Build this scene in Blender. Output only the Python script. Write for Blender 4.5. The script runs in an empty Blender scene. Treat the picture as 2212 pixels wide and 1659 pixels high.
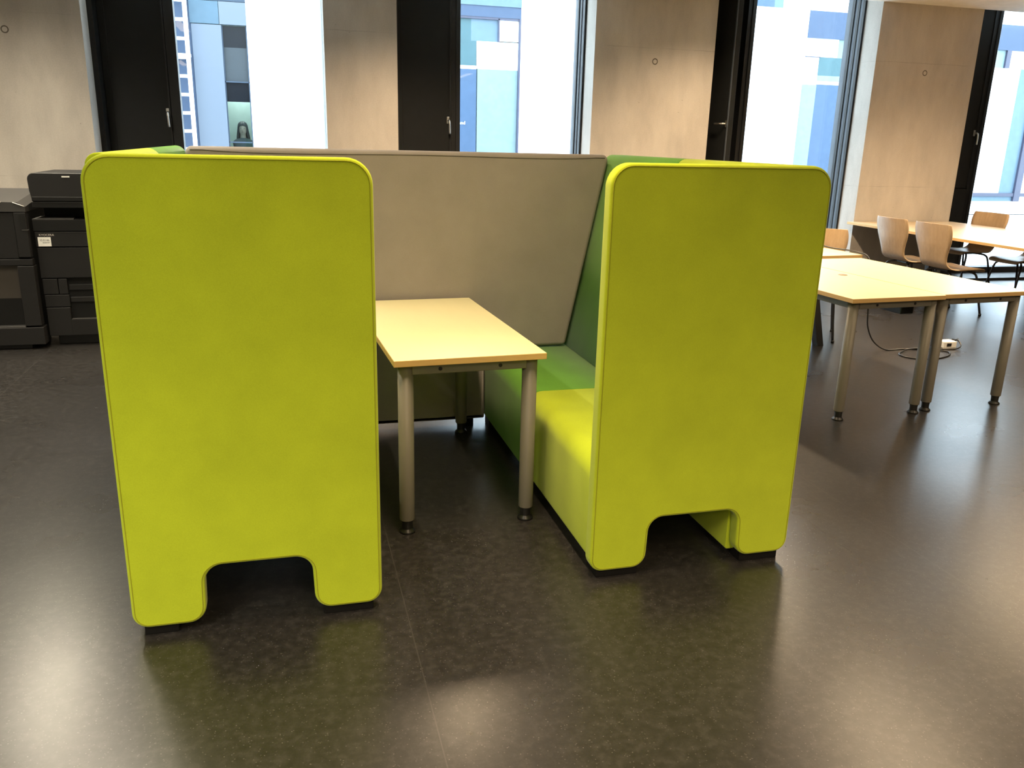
import bpy, bmesh, math, random
from mathutils import Vector, Matrix
random.seed(7)
SC = bpy.context.scene
COL = SC.collection
PI = math.pi

# ------------------------------------------------------------------ camera
cam_d = bpy.data.cameras.new('camera')
cam_d.sensor_fit = 'HORIZONTAL'
cam_d.sensor_width = 36.0
cam_d.lens = 29.0807
cam_d.clip_start = 0.05
cam_d.clip_end = 300
cam = bpy.data.objects.new('camera', cam_d)
COL.objects.link(cam)
CF = Vector((0.254, 0.925, -0.2813)).normalized()
def _cam_matrix(pitch, yaw, roll, h):
    cy, sy, cp, sp = math.cos(yaw), math.sin(yaw), math.cos(pitch), math.sin(pitch)
    f = Vector((sy * cp, cy * cp, -sp)); r = Vector((cy, -sy, 0)); u = r.cross(f)
    c, s = math.cos(roll), math.sin(roll)
    r2 = r * c + u * s; u2 = u * c - r * s
    return Matrix(((r2.x, u2.x, -f.x, 0), (r2.y, u2.y, -f.y, 0), (r2.z, u2.z, -f.z, h), (0, 0, 0, 1)))
cam.matrix_world = _cam_matrix(0.2851, 0.2679, 0.0251, 1.5069)
SC.camera = cam

# ------------------------------------------------------------------ world, exposure
SC.view_settings.view_transform = 'Standard'
SC.view_settings.look = 'None'
SC.view_settings.gamma = 1.0
SC.view_settings.use_curve_mapping = False
SC.view_settings.exposure = 0.0
world = bpy.data.worlds.new('overcast_sky')
SC.world = world
world.use_nodes = True
bg = world.node_tree.nodes['Background']
bg.inputs['Color'].default_value = (0.72, 0.87, 1.0, 1)
bg.inputs['Strength'].default_value = 10.0

# ceiling lamps: (x, y, length, watts); their housings are built further down
LAMP_COLOR = (1.0, 0.74, 0.46)
LAMP_COOL = (1.0, 0.89, 0.68)
LAMPS = [(x, y, 1.5, w, LAMP_COOL) for x, y, w in ((-2.0, -2.6, 185), (-2.0, 0.2, 135), (-1.3, 4.3, 62), (-2.0, 6.4, 84))]
LAMPS += [(x, y, 1.3, w, LAMP_COLOR) for x, y, w in ((0.75, -2.6, 135), (0.75, -0.6, 60), (0.62, 2.5, 56), (1.3, 6.5, 122))]
LAMPS += [(4.2, y, 1.5, w, LAMP_COLOR) for y, w in ((-2.6, 145), (0.2, 110), (4.2, 56), (6.6, 112))]
LAMPS += [(7.0, y, 1.5, w, LAMP_COLOR) for y, w in ((0.2, 70), (3.4, 45), (5.7, 125))]
LAMPS += [(-5.0, y, 1.5, 62, LAMP_COOL) for y in (0.6, 3.6, 6.4)]
LAMP_Z = 2.96

# ------------------------------------------------------------------ helpers
def link(o, parent=None):
    COL.objects.link(o)
    if parent is not None:
        o.parent = parent
    return o

def tag(o, label=None, cat=None, group=None, kind=None):
    if label: o['label'] = label
    if cat: o['category'] = cat
    if group: o['group'] = group
    if kind: o['kind'] = kind
    return o

def empty(name, loc, rz=0.0):
    o = bpy.data.objects.new(name, None)
    o.empty_display_size = 0.1
    o.location = loc
    o.rotation_euler = (0, 0, rz)
    return link(o)

def copy_tree(o, parent=None):
    c = o.copy()
    COL.objects.link(c)
    if parent is not None:
        c.parent = parent
    for ch in list(o.children):
        copy_tree(ch, c)
    return c

class MB:
    def __init__(self):
        self.bm = bmesh.new()
    def box(self, x0, x1, y0, y1, z0, z1, bev=0.0, seg=2):
        m = Matrix.Translation(((x0 + x1) / 2, (y0 + y1) / 2, (z0 + z1) / 2)) @ Matrix.Diagonal((x1 - x0, y1 - y0, z1 - z0, 1))
        r = bmesh.ops.create_cube(self.bm, size=1.0, matrix=m)
        if bev > 0:
            es = list({e for v in r['verts'] for e in v.link_edges})
            bmesh.ops.bevel(self.bm, geom=es, offset=bev, segments=seg, profile=0.5, affect='EDGES')
        return self
    def tube(self, pts, rad, seg=10, caps=True, smooth=True):
        pts = [Vector(p) for p in pts]
        n = len(pts)
        rads = rad if isinstance(rad, (list, tuple)) else [rad] * n
        rings = []
        prev = None
        for i, p in enumerate(pts):
            if i == 0: t = pts[1] - pts[0]
            elif i == n - 1: t = pts[-1] - pts[-2]
            else: t = (pts[i + 1] - p).normalized() + (p - pts[i - 1]).normalized()
            t.normalize()
            if prev is None:
                a = Vector((0, 0, 1)) if abs(t.z) < 0.9 else Vector((1, 0, 0))
                nx = t.cross(a).normalized()
            else:
                nx = (prev - t * prev.dot(t))
                nx = nx.normalized() if nx.length > 1e-6 else t.orthogonal().normalized()
            prev = nx
            ny = t.cross(nx)
            rings.append([self.bm.verts.new(p + (nx * math.cos(2 * PI * k / seg) + ny * math.sin(2 * PI * k / seg)) * rads[i]) for k in range(seg)])
        for a, b in zip(rings, rings[1:]):
            for k in range(seg):
                f = self.bm.faces.new((a[k], a[(k + 1) % seg], b[(k + 1) % seg], b[k]))
                f.smooth = smooth
        if caps:
            self.bm.faces.new(rings[0][::-1])
            self.bm.faces.new(rings[-1])
        return self
    def loop_tube(self, pts, rad, seg=6):
        """closed tube"""
        pts = [Vector(p) for p in pts]
        n = len(pts); rings = []
        for i, p in enumerate(pts):
            t = (pts[(i + 1) % n] - pts[i - 1]).normalized()
            nx = t.cross(Vector((0, 1, 0)))
            nx = nx.normalized() if nx.length > 1e-5 else t.orthogonal().normalized()
            ny = t.cross(nx)
            rings.append([self.bm.verts.new(p + (nx * math.cos(2 * PI * k / seg) + ny * math.sin(2 * PI * k / seg)) * rad) for k in range(seg)])
        for i in range(n):
            a, b = rings[i], rings[(i + 1) % n]
            for k in range(seg):
                f = self.bm.faces.new((a[k], a[(k + 1) % seg], b[(k + 1) % seg], b[k])); f.smooth = True
        return self
    def lathe(self, prof, cx=0, cy=0, seg=24):
        """prof: list of (r, z)"""
        rings = []
        for r, z in prof:
            if r < 1e-6:
                rings.append([self.bm.verts.new((cx, cy, z))])
            else:
                rings.append([self.bm.verts.new((cx + r * math.cos(2 * PI * k / seg), cy + r * math.sin(2 * PI * k / seg), z)) for k in range(seg)])
        for a, b in zip(rings, rings[1:]):
            for k in range(seg):
                k2 = (k + 1) % seg
                if len(a) == 1 and len(b) == 1: continue
                if len(a) == 1: f = self.bm.faces.new((a[0], b[k2], b[k]))
                elif len(b) == 1: f = self.bm.faces.new((a[k], a[k2], b[0]))
                else: f = self.bm.faces.new((a[k], a[k2], b[k2], b[k]))
                f.smooth = True
        return self
    def slab(self, outline, y0, y1, fil, seg=5, axis='y', back_fil=None):
        """padded panel: outline (list of 2-D points, counter-clockwise seen from -y) between y0 (front) and y1, edges rounded by fil.
        axis 'y': outline is (x, z).  axis 'x': outline is (y, z), depth along x."""
        n = len(outline)
        P = [Vector((a, b)) for a, b in outline]
        area = sum(P[i].x * P[(i + 1) % n].y - P[(i + 1) % n].x * P[i].y for i in range(n))
        sgn = 1 if area > 0 else -1
        nor = []
        for i in range(n):
            e1 = (P[i] - P[i - 1]).normalized(); e2 = (P[(i + 1) % n] - P[i]).normalized()
            n1 = Vector((e1.y, -e1.x)) * sgn; n2 = Vector((e2.y, -e2.x)) * sgn
            m = n1 + n2; m.normalize()
            m = m / max(0.5, m.dot(n1))
            nor.append(m)
        bf = fil if back_fil is None else back_fil
        prof = [(fil * (1 - math.sin(PI / 2 * k / seg)), y0 + fil * (1 - math.cos(PI / 2 * k / seg))) for k in range(seg + 1)]
        prof += [(bf * (1 - math.cos(PI / 2 * k / seg)), y1 - bf * (1 - math.sin(PI / 2 * k / seg))) for k in range(seg + 1)]
        loops = []
        for ins, y in prof:
            lp = []
            for p, m in zip(P, nor):
                q = p - m * ins
                lp.append(self.bm.verts.new((q.x, y, q.y) if axis == 'y' else (y, q.x, q.y)))
            loops.append(lp)
        for a, b in zip(loops, loops[1:]):
            for k in range(n):
                f = self.bm.faces.new((a[k], a[(k + 1) % n], b[(k + 1) % n], b[k])); f.smooth = True
        self.bm.faces.new(loops[0]); self.bm.faces.new(loops[-1][::-1])
        return [tuple(v.co) for v in loops[0]]
    def prism(self, poly, z0, z1):
        a = [self.bm.verts.new((x, y, z0)) for x, y in poly]
        b = [self.bm.verts.new((x, y, z1)) for x, y in poly]
        n = len(poly)
        for k in range(n):
            self.bm.faces.new((a[k], a[(k + 1) % n], b[(k + 1) % n], b[k]))
        self.bm.faces.new(a[::-1]); self.bm.faces.new(b)
        return self
    def hexa(self, v):
        """8 corners: bottom 4 (ccw), top 4"""
        vs = [self.bm.verts.new(p) for p in v]
        for f in ((0, 3, 2, 1), (4, 5, 6, 7), (0, 1, 5, 4), (1, 2, 6, 5), (2, 3, 7, 6), (3, 0, 4, 7)):
            self.bm.faces.new([vs[i] for i in f])
        return self
    def grid(self, rows):
        vs = [[self.bm.verts.new(p) for p in r] for r in rows]
        for a, b in zip(vs, vs[1:]):
            for k in range(len(a) - 1):
                f = self.bm.faces.new((a[k], a[k + 1], b[k + 1], b[k])); f.smooth = True
        return self
    def build(self, name, m, parent=None, kind=None, label=None):
        bmesh.ops.recalc_face_normals(self.bm, faces=self.bm.faces[:])
        me = bpy.data.meshes.new(name)
        self.bm.to_mesh(me); self.bm.free()
        me.materials.append(m)
        o = bpy.data.objects.new(name, me)
        link(o, parent)
        if kind: o['kind'] = kind
        if label: o['label'] = label
        return o

def fillet(poly, seg=6):
    """poly: list of (x, z, radius) -> rounded outline"""
    out = []
    n = len(poly)
    for i in range(n):
        p = Vector(poly[i][:2]); r = poly[i][2]
        if r <= 0:
            out.append((p.x, p.y)); continue
        a = Vector(poly[i - 1][:2]) - p; b = Vector(poly[(i + 1) % n][:2]) - p
        la, lb = a.length, b.length
        a.normalize(); b.normalize()
        ang = a.angle(b)
        d = min(r / math.tan(ang / 2), la * 0.49, lb * 0.49)
        rr = d * math.tan(ang / 2)
        bis = (a + b).normalized()
        c = p + bis * (rr / math.sin(ang / 2))
        s = p + a * d - c; e = p + b * d - c
        a0 = math.atan2(s.y, s.x); a1 = math.atan2(e.y, e.x)
        da = a1 - a0
        while da > PI: da -= 2 * PI
        while da < -PI: da += 2 * PI
        for k in range(seg + 1):
            t = a0 + da * k / seg
            out.append((c.x + rr * math.cos(t), c.y + rr * math.sin(t)))
    return out

def smooth_path(pts, n=8):
    P = [Vector(p) for p in pts]
    P = [P[0] * 2 - P[1]] + P + [P[-1] * 2 - P[-2]]
    out = []
    for i in range(1, len(P) - 2):
        for k in range(n):
            t = k / n
            p0, p1, p2, p3 = P[i - 1:i + 3]
            out.append(0.5 * ((2 * p1) + (p2 - p0) * t + (2 * p0 - 5 * p1 + 4 * p2 - p3) * t * t + (3 * p1 - p0 - 3 * p2 + p3) * t ** 3))
    out.append(P[-2])
    return out

def text(name, body, size, m, parent, loc, rot, depth=0.0004, align='LEFT'):
    cu = bpy.data.curves.new(name, 'FONT')
    cu.body = body; cu.size = size; cu.extrude = depth; cu.align_x = align
    cu.materials.append(m)
    tmp = bpy.data.objects.new(name, cu)
    COL.objects.link(tmp)
    me = bpy.data.meshes.new_from_object(tmp.evaluated_get(bpy.context.evaluated_depsgraph_get()))
    bpy.data.objects.remove(tmp); bpy.data.curves.remove(cu)
    me.name = name
    if not me.materials: me.materials.append(m)
    o = bpy.data.objects.new(name, me)
    link(o, parent)
    o.location = loc; o.rotation_euler = rot
    return o

# ------------------------------------------------------------------ materials
class NT:
    def __init__(self, name):
        self.m = bpy.data.materials.new(name); self.m.use_nodes = True
        self.t = self.m.node_tree; self.n = self.t.nodes
        self.b = self.n['Principled BSDF']; self.out = self.n['Material Output']
    def node(self, typ, **kw):
        o = self.n.new(typ)
        for k, v in kw.items(): setattr(o, k, v)
        return o
    def link(self, a, b): self.t.links.new(a, b)
    def set(self, **kw):
        for k, v in kw.items(): self.b.inputs[k.replace('_', ' ')].default_value = v
    def coords(self, scale=(1, 1, 1)):
        g = self.node('ShaderNodeTexCoord')
        mp = self.node('ShaderNodeMapping'); mp.inputs['Scale'].default_value = scale
        self.link(g.outputs['Object'], mp.inputs['Vector'])
        return mp.outputs['Vector']
    def noise(self, vec, scale, detail=4, rough=0.55):
        x = self.node('ShaderNodeTexNoise'); x.inputs['Scale'].default_value = scale
        x.inputs['Detail'].default_value = detail; x.inputs['Roughness'].default_value = rough
        self.link(vec, x.inputs['Vector']); return x.outputs['Fac']
    def ramp(self, fac, stops):
        r = self.node('ShaderNodeValToRGB'); e = r.color_ramp.elements
        while len(e) < len(stops): e.new(0.5)
        for k, (p, c) in enumerate(stops):
            e[k].position = p; e[k].color = (*c, 1) if len(c) == 3 else c
        self.link(fac, r.inputs['Fac']); return r.outputs['Color']
    def mix(self, fac, a, b, mode='MIX'):
        x = self.node('ShaderNodeMix', data_type='RGBA', blend_type=mode)
        for sock, v in ((x.inputs[0], fac), (x.inputs[6], a), (x.inputs[7], b)):
            if isinstance(v, (int, float)): sock.default_value = v
            elif isinstance(v, tuple): sock.default_value = (*v, 1) if len(v) == 3 else v
            else: self.link(v, sock)
        return x.outputs[2]
    def math(self, op, a, b=0.0, c=None, clamp=False):
        x = self.node('ShaderNodeMath', operation=op, use_clamp=clamp)
        for i, v in enumerate((a, b) if c is None else (a, b, c)):
            if isinstance(v, (int, float)): x.inputs[i].default_value = v
            else: self.link(v, x.inputs[i])
        return x.outputs[0]
    def bump(self, h, strength, dist=0.002):
        x = self.node('ShaderNodeBump'); x.inputs['Strength'].default_value = strength; x.inputs['Distance'].default_value = dist
        self.link(h, x.inputs['Height']); self.link(x.outputs['Normal'], self.b.inputs['Normal'])
    def base(self, c):
        if isinstance(c, tuple): self.b.inputs['Base Color'].default_value = (*c, 1)
        else: self.link(c, self.b.inputs['Base Color'])

def fabric(name, c, var=0.10, sheen=0.15):
    t = NT(name)
    v = t.coords()
    n1 = t.noise(v, 5, 3); n2 = t.noise(v, 420, 2, 0.7)
    f = t.math('ADD', t.math('MULTIPLY', n1, 0.5), t.math('MULTIPLY', n2, 0.5))
    lo = tuple(x * (1 - var) for x in c); hi = tuple(min(1, x * (1 + var)) for x in c)
    t.base(t.ramp(f, [(0.35, lo), (0.65, hi)]))
    t.set(Roughness=0.95, Sheen_Weight=sheen, Sheen_Roughness=0.5)
    t.b.inputs['Specular IOR Level'].default_value = 0.15
    t.bump(n2, 0.25, 0.001)
    return t.m

def plain(name, c, rough=0.5, metal=0.0, spec=0.5, var=0.06, scale=9.0, bump=0.0):
    t = NT(name)
    v = t.coords()
    n = t.noise(v, scale, 3)
    t.base(t.ramp(n, [(0.3, tuple(x * (1 - var) for x in c)), (0.7, tuple(min(1, x * (1 + var)) for x in c))]))
    t.set(Roughness=rough, Metallic=metal)
    t.b.inputs['Specular IOR Level'].default_value = spec
    if bump: t.bump(t.noise(v, 600, 2), bump, 0.0005)
    return t.m

def concrete():
    t = NT('cast_concrete')
    v = t.coords()
    big = t.noise(t.coords((1, 1, 0.55)), 1.5, 4, 0.6)
    med = t.noise(t.coords((1, 1, 0.35)), 5, 4, 0.6)
    fine = t.noise(v, 90, 3)
    c = t.ramp(big, [(0.28, (0.37, 0.335, 0.30)), (0.5, (0.50, 0.455, 0.405)), (0.75, (0.55, 0.505, 0.455))])
    c = t.mix(0.45, c, t.ramp(med, [(0.35, (0.36, 0.325, 0.29)), (0.65, (0.56, 0.515, 0.46))]))
    c = t.mix(0.12, c, t.ramp(fine, [(0.3, (0.3, 0.28, 0.26)), (0.7, (0.7, 0.66, 0.6))]))
    vo = t.node('ShaderNodeTexVoronoi'); vo.inputs['Scale'].default_value = 7.0; t.link(v, vo.inputs['Vector'])
    pit = t.math('LESS_THAN', vo.outputs['Distance'], 0.035)
    c = t.mix(t.math('MULTIPLY', pit, 0.55), c, (0.22, 0.19, 0.16))
    sep = t.node('ShaderNodeSeparateXYZ'); g = t.node('ShaderNodeNewGeometry')
    t.link(g.outputs['Position'], sep.inputs[0])
    wob = t.math('MULTIPLY', t.math('SUBTRACT', t.noise(v, 6, 3), 0.5), 0.012)
    z = t.math('ADD', sep.outputs['Z'], wob)
    lines = None
    for zz in (2.446, 1.114):
        l = t.math('LESS_THAN', t.math('ABSOLUTE', t.math('SUBTRACT', z, zz)), 0.0028)
        lines = l if lines is None else t.math('MAXIMUM', lines, l)
    c = t.mix(t.math('MULTIPLY', lines, t.ramp(t.noise(v, 3, 2), [(0.42, (0.03,) * 3), (0.62, (0.5,) * 3)])), c, (0.27, 0.24, 0.21))
    t.base(c)
    t.set(Roughness=0.75)
    t.b.inputs['Specular IOR Level'].default_value = 0.3
    t.bump(t.math('ADD', fine, t.math('MULTIPLY', pit, -1.5)), 0.12, 0.002)
    return t.m

def linoleum():
    t = NT('dark_linoleum')
    v = t.coords()
    big = t.noise(v, 1.3, 4, 0.6); med = t.noise(v, 11, 5, 0.65); fine = t.noise(v, 70, 4, 0.7)
    c = t.ramp(big, [(0.3, (0.0143, 0.0134, 0.0130)), (0.7, (0.0213, 0.0199, 0.0192))])
    c = t.mix(0.55, c, t.ramp(t.noise(v, 30, 6, 0.72), [(0.36, (0.0098, 0.0092, 0.0089)), (0.5, (0.0197, 0.0184, 0.0177)), (0.64, (0.0426, 0.0399, 0.0384))]))
    c = t.mix(t.math('MULTIPLY', t.ramp(fine, [(0.60, (0.0000, 0.0000, 0.0000)), (0.74, (1.0000, 1.0000, 1.0000))]), 0.5), c, (0.0600, 0.0561, 0.0540))
    # pale flecks
    for sc, thr, col, a in ((46, 0.080, (0.1700, 0.1590, 0.1530), 0.55), (75, 0.15, (0.0750, 0.0701, 0.0675), 0.7), (120, 0.12, (0.0082, 0.0077, 0.0074), 0.3)):
        vo = t.node('ShaderNodeTexVoronoi'); vo.inputs['Scale'].default_value = sc; t.link(v, vo.inputs['Vector'])
        c = t.mix(t.math('MULTIPLY', t.math('LESS_THAN', vo.outputs['Distance'], thr), a), c, col)
    # welded sheet seams every two metres
    sep = t.node('ShaderNodeSeparateXYZ'); t.link(v, sep.inputs[0])
    m = t.math('FRACT', t.math('ADD', t.math('DIVIDE', t.math('SUBTRACT', sep.outputs['X'], 0.322), 2.0), 20.5))
    seam = t.math('LESS_THAN', t.math('ABSOLUTE', t.math('SUBTRACT', m, 0.5)), 0.0009)
    c = t.mix(t.math('MULTIPLY', seam, 0.75), c, (0.0451, 0.0421, 0.0406))
    t.base(c)
    r = t.ramp(big, [(0.3, (0.265,) * 3), (0.7, (0.30,) * 3)])
    t.link(r, t.b.inputs['Roughness'])
    t.b.inputs['Specular IOR Level'].default_value = 0.52
    return t.m

def wood(name, c0, c1, axis=(1, 14, 14), rough=0.38):
    t = NT(name)
    v = t.coords(axis)
    n = t.noise(v, 3.2, 5, 0.6); n2 = t.noise(v, 14, 3, 0.6)
    f = t.math('ADD', t.math('MULTIPLY', n, 0.65), t.math('MULTIPLY', n2, 0.35))
    t.base(t.ramp(f, [(0.32, c0), (0.68, c1)]))
    t.set(Roughness=rough)
    return t.m

def glass(name, tint=(0.97, 0.99, 0.985)):
    t = NT(name)
    t.n.remove(t.b)
    tr = t.node('ShaderNodeBsdfTransparent'); tr.inputs['Color'].default_value = (*tint, 1)
    gl = t.node('ShaderNodeBsdfGlossy'); gl.inputs['Roughness'].default_value = 0.02
    lw = t.node('ShaderNodeLayerWeight'); lw.inputs['Blend'].default_value = 0.5
    f5 = t.math('ADD', 0.03, t.math('MULTIPLY', t.math('POWER', lw.outputs['Facing'], 5.0), 0.9))
    mx = t.node('ShaderNodeMixShader')
    t.link(f5, mx.inputs[0]); t.link(tr.outputs[0], mx.inputs[1]); t.link(gl.outputs[0], mx.inputs[2])
    t.link(mx.outputs[0], t.out.inputs['Surface'])
    return t.m

def perforated():
    t = NT('perforated_metal')
    v = t.coords((1, 1, 1))
    vo = t.node('ShaderNodeTexVoronoi'); vo.inputs['Scale'].default_value = 46; vo.inputs['Randomness'].default_value = 0.0
    t.link(v, vo.inputs['Vector'])
    hole = t.math('LESS_THAN', vo.outputs['Distance'], 0.36)
    t.base(t.mix(hole, (0.082, 0.102, 0.135), (0.036, 0.048, 0.072)))
    t.set(Roughness=0.5)
    return t.m

def emit(name, c, s):
    t = NT(name); t.base((0.9, 0.9, 0.9))
    t.b.inputs['Emission Color'].default_value = (*c, 1); t.b.inputs['Emission Strength'].default_value = s
    return t.m

M = {}
M['lime'] = fabric('lime_wool', (0.405, 0.505, 0.020))
M['lime_seam'] = fabric('lime_seam_thread', (0.27, 0.30, 0.010))
M['green'] = fabric('green_wool', (0.115, 0.30, 0.035))
M['taupe'] = fabric('taupe_wool', (0.285, 0.26, 0.245))
M['taupe_seam'] = fabric('taupe_seam_thread', (0.10, 0.09, 0.075))
M['concrete'] = concrete()
M['floor'] = linoleum()
M['plaster'] = plain('white_plaster', (0.80, 0.78, 0.75), 0.9)
M['inner_wall'] = plain('grey_plaster', (0.50, 0.47, 0.44), 0.9)
M['frame'] = plain('black_anodised_metal', (0.0095, 0.0105, 0.012), 0.5, 0.0, 0.4)
M['vent'] = plain('dark_grey_coated_panel', (0.0125, 0.0135, 0.014), 0.6, 0.0, 0.22)
M['gasket'] = plain('grey_gasket', (0.055, 0.067, 0.085), 0.5)
M['glass'] = glass('window_glass')
M['pale_trim'] = plain('pale_blue_grey_trim', (0.32, 0.40, 0.46), 0.6)
M['steel'] = plain('brushed_steel', (0.62, 0.61, 0.58), 0.32, 1.0)
M['table_top'] = wood('pale_beech_laminate', (0.72, 0.655, 0.385), (0.745, 0.68, 0.405), (6, 1, 6), 0.36)
M['table_edge'] = wood('beech_edge_band', (0.60, 0.38, 0.14), (0.66, 0.44, 0.18), (2, 2, 20), 0.5)
M['leg'] = plain('warm_grey_coated_steel', (0.155, 0.145, 0.12), 0.42, 0.0, 0.4, 0.03)
M['black'] = plain('black_plastic', (0.010, 0.010, 0.010), 0.35)
M['black_rubber'] = plain('black_rubber', (0.005, 0.005, 0.005), 0.8, spec=0.15)
M['long_top'] = wood('pinkish_beech_laminate', (0.58, 0.445, 0.275), (0.62, 0.48, 0.30), (6, 1, 6), 0.34)
M['beech'] = wood('beech_plywood', (0.385, 0.265, 0.155), (0.49, 0.35, 0.215), (10, 10, 1.2), 0.38)
M['chrome'] = plain('dark_chrome_tube', (0.06, 0.06, 0.065), 0.28, 0.8)
M['dark_leg'] = plain('dark_grey_coated_steel', (0.035, 0.034, 0.032), 0.45)
M['printer'] = plain('charcoal_plastic', (0.0125, 0.012, 0.0125), 0.5, 0.0, 0.35)
M['printer_dark'] = plain('near_black_plastic', (0.007, 0.007, 0.0072), 0.5, 0.0, 0.3)
M['printer_light'] = plain('grey_plastic', (0.040, 0.038, 0.037), 0.45)
M['sticker'] = plain('white_paper_label', (0.80, 0.78, 0.74), 0.7)
M['ink'] = plain('black_ink', (0.03, 0.03, 0.03), 0.6)
M['silver'] = plain('silver_print', (0.55, 0.50, 0.46), 0.5)
M['white_plastic'] = plain('white_plastic', (0.82, 0.81, 0.78), 0.4)
M['facade'] = plain('white_render', (0.86, 0.86, 0.86), 0.9, var=0.02, spec=0.12)
M['spandrel'] = plain('blue_spandrel_panel', (0.0515, 0.0739, 0.1195), 0.4, spec=0.12)
M['blue_pane'] = plain('blue_glazing', (0.0522, 0.0847, 0.1425), 0.25, spec=0.12)
M['pale_pane'] = plain('pale_cyan_glazing', (0.1530, 0.2145, 0.2302), 0.3, spec=0.12)
M['mist_pane'] = plain('pale_blue_glazing', (0.0954, 0.1436, 0.1909), 0.3, spec=0.12)
M['teal_pane'] = plain('teal_glazing', (0.0538, 0.1009, 0.1162), 0.25, spec=0.12)
M['dark_pane'] = plain('dark_glazing', (0.0056, 0.0069, 0.0095), 0.2, spec=0.12)
M['deep_teal'] = plain('deep_teal_room', (0.013, 0.020, 0.026), 0.6)
M['perforated'] = perforated()
M['cyan_panel'] = plain('cyan_metal_panel', (0.0642, 0.1016, 0.1355), 0.4, spec=0.12)
M['facade_metal'] = plain('slate_blue_metal', (0.0398, 0.0556, 0.0797), 0.45, spec=0.12)
M['facade_frame'] = plain('violet_grey_frame', (0.0357, 0.0398, 0.0714), 0.5)
M['white_metal'] = plain('white_coated_metal', (0.85, 0.86, 0.87), 0.5)
M['paving'] = plain('pale_paving', (0.55, 0.56, 0.56), 0.9)
M['tint_glass'] = glass('tinted_office_glass', (0.70, 0.79, 0.78))
M['office'] = plain('office_interior', (0.38, 0.46, 0.44), 0.8)
M['skin'] = plain('skin', (0.40, 0.28, 0.23), 0.6)
M['hair'] = plain('dark_hair', (0.03, 0.03, 0.035), 0.6)
M['jacket'] = plain('dark_jacket', (0.05, 0.06, 0.07), 0.8)
M['lamp_face'] = emit('lamp_diffuser', LAMP_COLOR, 6.0)

# ------------------------------------------------------------------ room shell
WY = 8.3            # inner face of the window wall
CZ = 3.04           # ceiling height
RX0, RX1, RY0 = -6.5, 13.5, -5.5
def struct(name, m, *boxes, bev=0.0):
    b = MB()
    for q in boxes: b.box(*q, bev=bev)
    return b.build(name, m, None, 'structure')
struct('floor', M['floor'], (RX0, RX1, RY0, 8.9, -0.2, 0.0))
struct('ceiling', M['plaster'], (RX0, RX1, RY0, 8.3, CZ, CZ + 0.5), (RX0, RX1, 8.3, 9.0, 3.30, CZ + 0.5))
struct('wall_left', M['inner_wall'], (RX0 - 0.2, RX0, RY0 - 0.2, 8.9, -0.2, CZ + 0.2))
struct('wall_right', M['inner_wall'], (RX1, RX1 + 0.2, RY0 - 0.2, 8.9, -0.2, CZ + 0.2))
struct('wall_back', M['inner_wall'], (RX0, RX1, RY0 - 0.2, RY0, -0.2, CZ + 0.2))
def ring(parent, x, z, y=WY, r=0.031, w=0.010):
    b = MB()
    n = 28
    for rr, yy in ((r, y), (r - w * 0.5, y - 0.0025), (r - w, y)):
        pass
    rows = []
    for k in range(n + 1):
        a = 2 * PI * k / n
        rows.append([(x + q * math.cos(a), yy, z + q * math.sin(a)) for q, yy in ((r, y - 0.0003), (r - w * 0.5, y - 0.0016), (r - w, y - 0.0003))])
    b.grid(rows)
    b.build('tie_hole', plain_tie, parent)
plain_tie = plain('dark_tie_hole_mortar', (0.13, 0.11, 0.09), 0.8)
PILLARS = [(RX0, -1.594, [(-2.187, 2.304)]), (0.418, 1.084, []), (3.042, 4.354, [(3.697, 2.32)]), (6.297, 7.612, [(6.954, 2.348)]), (9.57, RX1, [])]
for x0, x1, rings in PILLARS:
    p = struct('wall_front', M['concrete'], (x0, x1, WY, 8.9, 0.0, 3.30))
    for rx, rz in rings: ring(p, rx, rz)

# ------------------------------------------------------------------ windows
def handle(parent, x, y, z, horizontal=False, s=1.0):
    b = MB()
    b.box(x - 0.016, x + 0.016, y - 0.008, y, z - 0.035, z + 0.035, 0.006)
    b.tube([(x, y, z), (x, y - 0.045, z)], 0.010, 10)
    if horizontal:
        b.tube(smooth_path([(x, y - 0.04, z), (x - 0.02, y - 0.058, z), (x - 0.06, y - 0.06, z), (x - 0.125, y - 0.058, z)], 5), 0.0105, 10)
    else:
        b.tube(smooth_path([(x, y - 0.04, z), (x + 0.001, y - 0.058, z - 0.015), (x + 0.003, y - 0.062, z - 0.06), (x + 0.006, y - 0.058, z - 0.135)], 5), 0.0105, 10)
    return b.build('handle', M['steel'], parent, label='satin steel window handle')

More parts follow.
